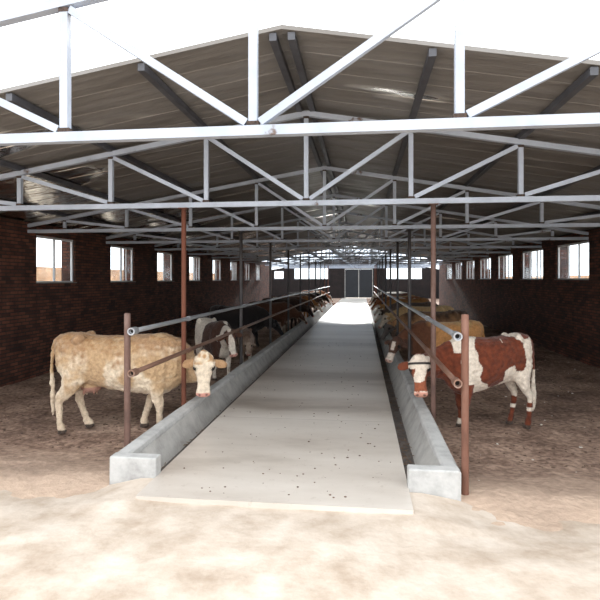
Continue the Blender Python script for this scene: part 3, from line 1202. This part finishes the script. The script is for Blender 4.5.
    at.data.foreach_set('color', np.concatenate([np.clip(col, 0, 1), np.ones((nv, 1))], 1).ravel())
    out.polygons.foreach_set('use_smooth', [True] * len(out.polygons))
    out.name = name
    out.materials.clear()
    out.materials.append(M['coat'])
    o = bpy.data.objects.new(name, out)
    COL.objects.link(o)
    o.location = loc
    o.rotation_euler = (0, 0, rz)
    tag(o, label, 'calf' if name == 'calf' else 'cow', group)
    o['_head'] = [*P, *A, *Nn, *Lt, hl, hk]
    return o


def blend(a, b, t):
    t = np.clip(t, 0, 1)[:, None]
    return a * (1 - t) + b * t


def muzzle(col, hc, inhead, c=PINK, start=0.90):
    m = inhead & (hc[:, 0] > start)
    col[m] = c
    return col


def coat_cream(r, hc, ih, n1, n2):
    col = np.tile(W3(190, 160, 124), (len(r), 1))
    col = blend(col, np.tile(W3(226, 210, 186), (len(r), 1)), n1 * 2.0 + 0.12 + n2 * 0.4)
    up = (r[:, 2] - 0.98) / 0.30 + n1 * 1.1
    col = blend(col, np.tile(W3(158, 118, 78), (len(r), 1)), np.clip(up + n2 * 0.9, 0, 1) * 0.85)
    low = (0.62 - r[:, 2]) / 0.2 + n1 * 0.5
    col = blend(col, np.tile(W3(220, 202, 178), (len(r), 1)), np.clip(low, 0, 1) * 0.85)
    ud = (r[:, 0] < -0.25) & (r[:, 0] > -0.56) & (np.abs(r[:, 1]) < 0.13) & (r[:, 2] < 0.59) & (r[:, 2] > 0.49)
    col[ud] = W3(176, 132, 116)
    face = ih & (np.abs(hc[:, 1]) < 0.14) & (hc[:, 0] > 0.12)
    col[face] = W3(222, 206, 184)
    col[ih & (np.abs(hc[:, 1]) >= 0.128)] = W3(174, 138, 102)
    poll = ih & (hc[:, 0] <= 0.16 + n1 * 0.1) & (np.abs(hc[:, 1]) < 0.12)
    col[poll] = blend(np.tile(W3(188, 150, 110), (len(r), 1)), np.tile(W3(228, 212, 188), (len(r), 1)), n2 * 1.8 + 0.55)[poll]
    return muzzle(col, hc, ih, W3(214, 156, 142), 0.91)


def ell(r, cx, cz, ax, az, n):
    return ((r[:, 0] - cx) / ax) ** 2 + ((r[:, 2] - cz) / az) ** 2 + n * 0.9 < 1


def coat_redwhite(r, hc, ih, n1, n2):
    col = np.tile(W3(230, 218, 202), (len(r), 1))
    red = np.tile(W3(120, 60, 37), (len(r), 1))
    red = blend(red, np.tile(W3(84, 42, 28), (len(r), 1)), n2 * 0.8 + 0.3)
    m = ell(r, 0.06, 1.02, 0.37, 0.28, n1) | ell(r, 0.08, 0.82, 0.27, 0.20, n1) | ell(r, -0.30, 1.06, 0.28, 0.22, n1) | ell(r, -0.47, 0.98, 0.15, 0.22, n1)
    m |= (r[:, 0] > 0.62 + n1 * 0.25) & (r[:, 2] > 0.58) & ~((r[:, 2] > 1.08) & (r[:, 0] < 0.8))
    m |= ell(r, -0.86, 0.98, 0.085, 0.34, n1 * 0.4)
    m |= (r[:, 2] > 1.27 + n1 * 0.05) & (r[:, 0] < -0.62)
    # legs: red forelegs, hind shins red with white knees
    m |= (r[:, 2] < 0.66) & (r[:, 0] > 0.36) & (r[:, 2] > 0.13) & ~((r[:, 0] < 0.44) & (r[:, 2] > 0.5))
    m |= (r[:, 2] < 0.40 + n1 * 0.1) & (r[:, 0] < -0.40) & ~((r[:, 2] > 0.24) & (r[:, 2] < 0.30))
    m |= (r[:, 0] < -0.915) & (r[:, 2] >= 0.80)
    m &= ~((r[:, 0] < -0.92) & (r[:, 2] < 0.80))
    col[m] = red[m]
    h = ih
    col[h & (np.abs(hc[:, 1]) < 0.2)] = W3(228, 214, 198)
    ear = h & (np.abs(hc[:, 1]) > 0.132)
    col[ear] = W3(112, 58, 36)
    ck = h & (hc[:, 0] > 0.26) & (hc[:, 0] < 0.86) & (np.abs(hc[:, 1]) > 0.072 + n1 * 0.05)
    col[ck] = W3(130, 70, 46)
    mz = h & (hc[:, 0] > 0.62 + n1 * 0.15) & (hc[:, 0] < 0.86)
    col[mz] = W3(150, 86, 60)
    return muzzle(col, hc, ih, W3(204, 150, 130), 0.88)


def plain(main, back=None, legs=None, face=None, mz=PINK, belly=None, ears=None, blaze=False):
    def f(r, hc, ih, n1, n2):
        col = np.tile(main, (len(r), 1))
        if back is not None:
            col = blend(col, np.tile(back, (len(r), 1)), (r[:, 2] - 1.02) / 0.25 + n1 * 0.9)
        if belly is not None:
            col = blend(col, np.tile(belly, (len(r), 1)), (0.66 - r[:, 2]) / 0.12 + n1)
        if legs is not None:
            col = blend(col, np.tile(legs, (len(r), 1)), (0.44 - r[:, 2]) / 0.1 + n1)
        if face is not None:
            w = 0.06 if blaze else 0.125
            col[ih & (np.abs(hc[:, 1]) < w + n1 * 0.04) & (hc[:, 0] > 0.05)] = face
        if ears is not None:
            col[ih & (np.abs(hc[:, 1]) > 0.12)] = ears
        return muzzle(col, hc, ih, mz)
    return f


def plain_front(main, front, face, mz):
    def f(r, hc, ih, n1, n2):
        col = np.tile(main, (len(r), 1))
        col = blend(col, np.tile(W3(206, 168, 116), (len(r), 1)), (r[:, 2] - 1.15) / 0.2 + n1)
        col = blend(col, np.tile(front, (len(r), 1)), (r[:, 0] - 0.30) / 0.15 + n1)
        col[ih] = face
        col[ih & (hc[:, 0] > 0.15) & (hc[:, 0] < 0.5) & (np.abs(hc[:, 1]) < 0.035 + n1 * 0.03)] = mz
        col[ih & (hc[:, 0] > 0.62 + n1 * 0.1)] = mz
        return muzzle(col, hc, ih, W3(196, 160, 146), 0.92)
    return f


def spotted(base, patch, ells, face, fpatch=None, mz=PINK, amp=0.8):
    def f(r, hc, ih, n1, n2):
        col = np.tile(base, (len(r), 1))
        m = np.zeros(len(r), bool)
        for e in ells:
            m |= ell(r, *e, n1 * amp)
        col[m] = patch
        if fpatch is not None:
            col[ih] = fpatch
        col[ih & (np.abs(hc[:, 1]) < 0.055 + n1 * 0.04)] = face
        return muzzle(col, hc, ih, mz)
    return f


def local(o_loc, rz, w):
    d = Vector(w) - Vector(o_loc)
    return tuple(Matrix.Rotation(-rz, 3, 'Z') @ d)


def rotv(rz, v):
    return tuple(Matrix.Rotation(-rz, 3, 'Z') @ Vector(v))


CL, CR = 'cattle in the left pen', 'cattle in the right pen'
# --- the cream cow
loc, rz = (-3.455, 7.16, PEN_Z), math.radians(9)
build_cow('cow', 'cream tan cow with white face standing side-on behind the short rusty post', loc, rz, coat_cream,
          scale=(1.03, 1.0, 1.07), head_pos=local(loc, rz, (-2.16, 6.98, 0.82)),
          axis=rotv(rz, (0.03, -0.22, -0.97)), normal=rotv(rz, (0.22, -0.95, 0.2)), steps=(-0.24, 0.03, 0.17, -0.07), udder=True,
          voxel=0.0135, seed=1, hs=1.14, hl=0.47, shag=0.012, group=CL, neck_mid=local(loc, rz, (-2.40, 7.37, 0.46)))
# --- the red and white young cow
loc, rz = (1.83, 7.88, PEN_Z), math.radians(180 + 18)
rw = build_cow('cow', 'red and white young cow with dark halter reaching over the trough', loc, rz, coat_redwhite,
               scale=(0.76, 0.88, 1.045), head_pos=local(loc, rz, (0.775, 7.27, 0.80)),
               axis=rotv(rz, (0.03, -0.25, -0.96)), normal=rotv(rz, (-0.12, -0.96, 0.2)), steps=(0.02, -0.05, -0.04, 0.10),
               voxel=0.0135, seed=2, hs=1.1, hl=0.46, shag=0.009, tuck=0.05, group=CR, neck_mid=local(loc, rz, (0.96, 7.72, 0.66)))
# halter: browband and noseband as closed loops round the head
hd = list(rw['_head'])
P, A, Nn, Lt, hl_, hk_ = Vector(hd[0:3]), Vector(hd[3:6]), Vector(hd[6:9]), Vector(hd[9:12]), hd[12], hd[13]
b = bmesh.new()
for t, e in ((0.12, 0.010),):
    w = fcurve([(h[0], h[1]) for h in HEAD], t) * hk_ * 1.12 + e
    up = fcurve([(h[0], h[2]) for h in HEAD], t) * hk_ + e
    dn = fcurve([(h[0], h[3]) for h in HEAD], t) * hk_ + e
    c0 = P + A * (t * hl_ * hk_)
    rr = []
    for q in range(28):
        a = 2 * math.pi * q / 28
        ca, sa = math.cos(a), math.sin(a)
        rad = Lt * (w * math.copysign(abs(ca) ** 0.85, ca) * (1 if sa > 0 else 1 - 0.35 * abs(sa))) + Nn * (up * sa if sa > 0 else dn * sa)
        o_ = rad.normalized() * 0.008
        rr.append([b.verts.new(c0 + rad + A * s1 * 0.014 + o_ * s2) for s1, s2 in ((-1, -1), (1, -1), (1, 1), (-1, 1))])
    for q in range(28):
        X, Yq = rr[q], rr[(q + 1) % 28]
        for i in range(4):
            j = (i + 1) % 4
            b.faces.new((X[i], X[j], Yq[j], Yq[i]))
bmesh.ops.recalc_face_normals(b, faces=b.faces)
hal = obj('halter', b, M['strap'], rw)
hal['label'] = 'dark webbing halter'

Z = PEN_Z
fa, fn = (0.50, 0.0, -0.86), (0.86, 0, 0.5)
# --- left pen, further back
loc, rz = (-3.27, 11.25, Z), math.radians(-50)
build_cow('cow', 'white cow with dark brown shoulder, half hidden behind the cream cow', loc, rz,
          spotted(WHITE, W3(70, 46, 36), [(0.45, 1.0, 0.36, 0.55), (0.1, 0.7, 0.15, 0.2)], WHITE, W3(84, 54, 40)),
          scale=(0.80, 0.9, 0.98), head_pos=local(loc, rz, (-2.66, 10.25, 0.82)), axis=rotv(rz, (0.25, -0.2, -0.95)), normal=rotv(rz, (0.35, -0.85, 0.3)),
          steps=(0.05, -0.1, 0, 0.1), voxel=0.017, seed=3, group=CL)
loc, rz = (-3.0, 13.3, Z), math.radians(-75)
build_cow('calf', 'small greyish calf with pale legs beside the left trough', loc, rz,
          plain(W3(164, 142, 126), back=W3(124, 100, 86), legs=W3(236, 230, 220), face=W3(186, 166, 150)), scale=(0.52, 0.62, 0.66), head_pos=(0.60, 0.03, 0.60), axis=fa, normal=fn,
          hs=0.72, voxel=0.016, seed=4, group=CL)
loc, rz = (-3.95, 16.3, Z), math.radians(6)
build_cow('cow', 'black cow with lowered head behind the small calf', loc, rz,
          plain(W3(34, 30, 30), back=W3(44, 36, 34), mz=W3(40, 34, 34)), scale=(1.0, 1, 1.02), head_pos=(1.20, -0.05, 0.80), axis=(0.55, -0.1, -0.83), normal=(0.82, -0.1, 0.55),
          steps=(0.05, -0.08, 0, 0.1), voxel=0.02, seed=5, group=CL)
LEFT = [
    (-3.55, 20.0, 8, plain(W3(92, 60, 44), legs=W3(190, 176, 160), face=W3(200, 186, 170), blaze=True), 'dark brown cow with pale legs, next along the left trough after the black cow'),
    (-3.50, 22.6, -4, plain(W3(60, 44, 38), back=W3(78, 56, 44)), 'very dark brown cow beyond the dark brown cow with pale legs'),
    (-3.68, 25.3, 5, spotted(W3(96, 64, 48), WHITE, [(0.0, 0.8, 0.3, 0.3), (-0.6, 1.1, 0.2, 0.2)], WHITE), 'brown and white cow about halfway along the left trough'),
    (-3.52, 28.0, -6, plain(W3(164, 112, 66), back=W3(136, 88, 52), face=WHITE), 'tan cow with white face in the far half of the left pen'),
    (-3.58, 30.7, 4, plain(W3(82, 62, 52), back=W3(60, 46, 40), face=W3(190, 178, 164)), 'dull brown cow with pale face in the far half of the left pen'),
    (-3.50, 33.4, -3, plain(W3(52, 42, 38)), 'blackish cow third from the far end of the left trough'),
    (-3.55, 35.9, 6, plain(W3(176, 140, 96), back=W3(150, 108, 70), face=WHITE), 'buff cow second from the far end of the left trough'),
    (-3.52, 37.9, -4, spotted(W3(146, 90, 56), WHITE, [(0.2, 0.9, 0.3, 0.4)], WHITE), 'russet and white cow at the far end of the left trough'),
]
for i, (x, y, a, ct, lab) in enumerate(LEFT):
    low = 0.95 + 0.12 * ((i * 7) % 3 - 1)
    build_cow('cow', lab, (x, y, Z), math.radians(a), ct, scale=(0.95 + 0.02 * (i % 3), 0.97, 0.99 + 0.02 * ((i * 5) % 3)), head_pos=(1.18, 0.03 * (-1) ** i, low),
              axis=(0.55, 0.12 * (-1) ** i, -0.82), normal=(0.82, 0, 0.55), steps=(0.06, -0.06, 0, 0.08), voxel=0.026, seed=10 + i, group=CL)
# --- right pen, further back
loc, rz = (1.72, 11.2, Z), math.radians(180 + 8)
build_cow('cow', 'golden brown cow with white muzzle behind the red and white cow', loc, rz,
          plain_front(W3(200, 146, 92), W3(104, 66, 46), W3(86, 60, 48), W3(222, 208, 194)),
          scale=(0.86, 0.95, 1.0), head_pos=(1.00, -0.03, 0.90), axis=(0.42, 0.38, -0.82), normal=(0.55, 0.75, 0.45), steps=(0.04, -0.06, 0, 0.1), voxel=0.016, seed=31, group=CR, hs=1.05)
loc, rz = (1.98, 14.75, Z), math.radians(180 + 4)
build_cow('cow', 'dark-backed brown cow with grey face, third along the right trough', loc, rz,
          plain(W3(160, 120, 84), back=W3(78, 58, 46), face=W3(92, 84, 80), ears=W3(84, 72, 66), mz=W3(92, 82, 78)),
          scale=(0.98, 1, 1.0), head_pos=(1.22, 0.02, 0.92), axis=(0.5, 0.3, -0.82), normal=(0.7, 0.5, 0.5), voxel=0.019, seed=32, group=CR)
loc, rz = (2.0, 17.2, Z), math.radians(180 - 4)
build_cow('cow', 'pale buff cow with grey neck, fourth along the right trough', loc, rz,
          plain(W3(196, 162, 116), back=W3(206, 172, 124), face=W3(214, 200, 180)),
          scale=(1.0, 1, 1.01), head_pos=(1.20, 0.02, 1.0), axis=(0.5, 0.2, -0.82), normal=(0.7, 0.4, 0.5), voxel=0.021, seed=33, group=CR)
RIGHT = [
    (1.95, 20.2, -5, plain(W3(110, 92, 80), face=WHITE), 'grey brown cow with white face, fifth along the right trough'),
    (1.98, 22.9, 5, plain(W3(186, 138, 84), back=W3(166, 112, 62), face=WHITE), 'yellowish tan cow with white face, sixth along the right trough'),
    (1.92, 25.6, -3, spotted(W3(150, 92, 56), WHITE, [(0.1, 1.1, 0.3, 0.2), (-0.6, 0.9, 0.2, 0.3)], WHITE), 'chestnut cow with white patches, seventh along the right trough'),
    (2.0, 28.3, 5, plain(W3(190, 148, 96), face=WHITE), 'light tan cow, eighth along the right trough'),
    (1.94, 31.0, -4, plain(W3(96, 62, 46), face=WHITE, blaze=True), 'dark brown cow with white blaze, ninth along the right trough'),
    (1.97, 33.7, 4, spotted(WHITE, W3(150, 96, 62), [(0.5, 0.9, 0.3, 0.4)], WHITE), 'mostly white cow second from the far end of the right trough'),
    (1.95, 36.6, -5, plain(W3(224, 214, 200), back=W3(230, 222, 210), face=WHITE), 'white cow at the far end of the right trough'),
]
for i, (x, y, a, ct, lab) in enumerate(RIGHT):
    low = 1.02 + 0.10 * ((i * 7) % 3 - 1)
    build_cow('cow', lab, (x, y, Z), math.radians(180 + a), ct, scale=(0.96 + 0.02 * (i % 3), 0.98, 1.0 + 0.02 * ((i * 5) % 3)), head_pos=(1.20, 0.03 * (-1) ** i, low),
              axis=(0.55, 0.15, -0.80), normal=(0.8, 0.2, 0.5), steps=(0.06, -0.06, 0, 0.08), voxel=0.026, seed=40 + i, group=CR)
for o in list(scene.objects):
    if '_head' in o:
        del o['_head']

# ------------------------------------------------------------------ litter on the ground


def litter(name, n, area, zf, size, mat, label):
    b = bmesh.new()
    for _ in range(n):
        x = random.uniform(area[0], area[1])
        y = area[2] + (area[3] - area[2]) * random.random() ** 1.6
        r = random.uniform(*size)
        ret = bmesh.ops.create_icosphere(b, subdivisions=1, radius=r)
        z = zf(x, y)
        for v in ret['verts']:
            p = v.co
            f = 1 + 0.5 * mnoise.noise(Vector((p.x * 60 + x * 9, p.y * 60, p.z * 60 + y * 7)))
            v.co = Vector((x + p.x * f * 1.2, y + p.y * f, z + p.z * f * 0.6 + r * 0.2))
    o = obj(name, b, mat)
    return tag(o, label, 'litter', None, 'stuff')


litter('dung_crumbs', 900, (-7.0, -2.6, 6.3, 18), pen_z, (0.006, 0.022), M['crumb_dark'], 'dark dung crumbs scattered over the left pen floor')
litter('dung_crumbs', 900, (1.05, 5.6, 6.3, 18), pen_z, (0.006, 0.022), M['crumb_dark'], 'dark dung crumbs scattered over the right pen floor')
litter('pale_litter', 80, (1.05, 5.6, 5.2, 16), pen_z, (0.008, 0.020), M['crumb_pale'], 'white bits of litter scattered over the right pen floor')
litter('alley_crumbs', 170, (-1.9, 0.36, 4.5, 16), lambda x, y: 0.0, (0.004, 0.013), M['crumb_dark'], 'dark feed crumbs scattered on the concrete alley')

# ------------------------------------------------------------------ outside, seen through the windows
bm = bmesh.new()
bx(bm, -17.3, -17.0, -5, 75, -0.5, 2.55)
tag(obj('boundary_wall', bm, M['brick_out']), 'long tan brick boundary wall outside the left windows', 'wall', kind='structure')
bm = bmesh.new()
bx(bm, 24.0, 24.3, -5, 95, -0.5, 2.3)
tag(obj('boundary_wall', bm, M['brick_out']), 'long tan brick boundary wall outside the right windows', 'wall', kind='structure')

# ------------------------------------------------------------------ light, camera, view
w = bpy.data.worlds.new('overcast_sky')
scene.world = w
w.use_nodes = True
bg = w.node_tree.nodes['Background']
bg.inputs['Color'].default_value = (0.93, 0.965, 1.0, 1)
bg.inputs['Strength'].default_value = 3.0

sd = bpy.data.lights.new('sun', 'SUN')
sd.energy = 15.0
sd.angle = math.radians(7.0)
sd.color = (1.0, 0.96, 0.9)
so_ = bpy.data.objects.new('sun', sd)
COL.objects.link(so_)
so_.rotation_euler = Vector((0.0, -0.945, -0.325)).to_track_quat('-Z', 'Y').to_euler()

cam = bpy.data.cameras.new('camera')
co = bpy.data.objects.new('camera', cam)
COL.objects.link(co)
co.location = (0, 0, 1.9)
co.rotation_euler = (math.radians(90), 0, math.atan(62 / 520))
cam.sensor_width = 36
cam.lens = 36 * 520 / 600
cam.shift_y = -21 / 600
cam.clip_end = 400
scene.camera = co

scene.view_settings.view_transform = 'Standard'
scene.view_settings.look = 'None'
scene.view_settings.gamma = 1
scene.view_settings.use_curve_mapping = False
scene.view_settings.exposure = 0.1
scene.cycles.max_bounces = 10
scene.cycles.diffuse_bounces = 6
scene.cycles.transparent_max_bounces = 12
scene.cycles.use_denoising = True
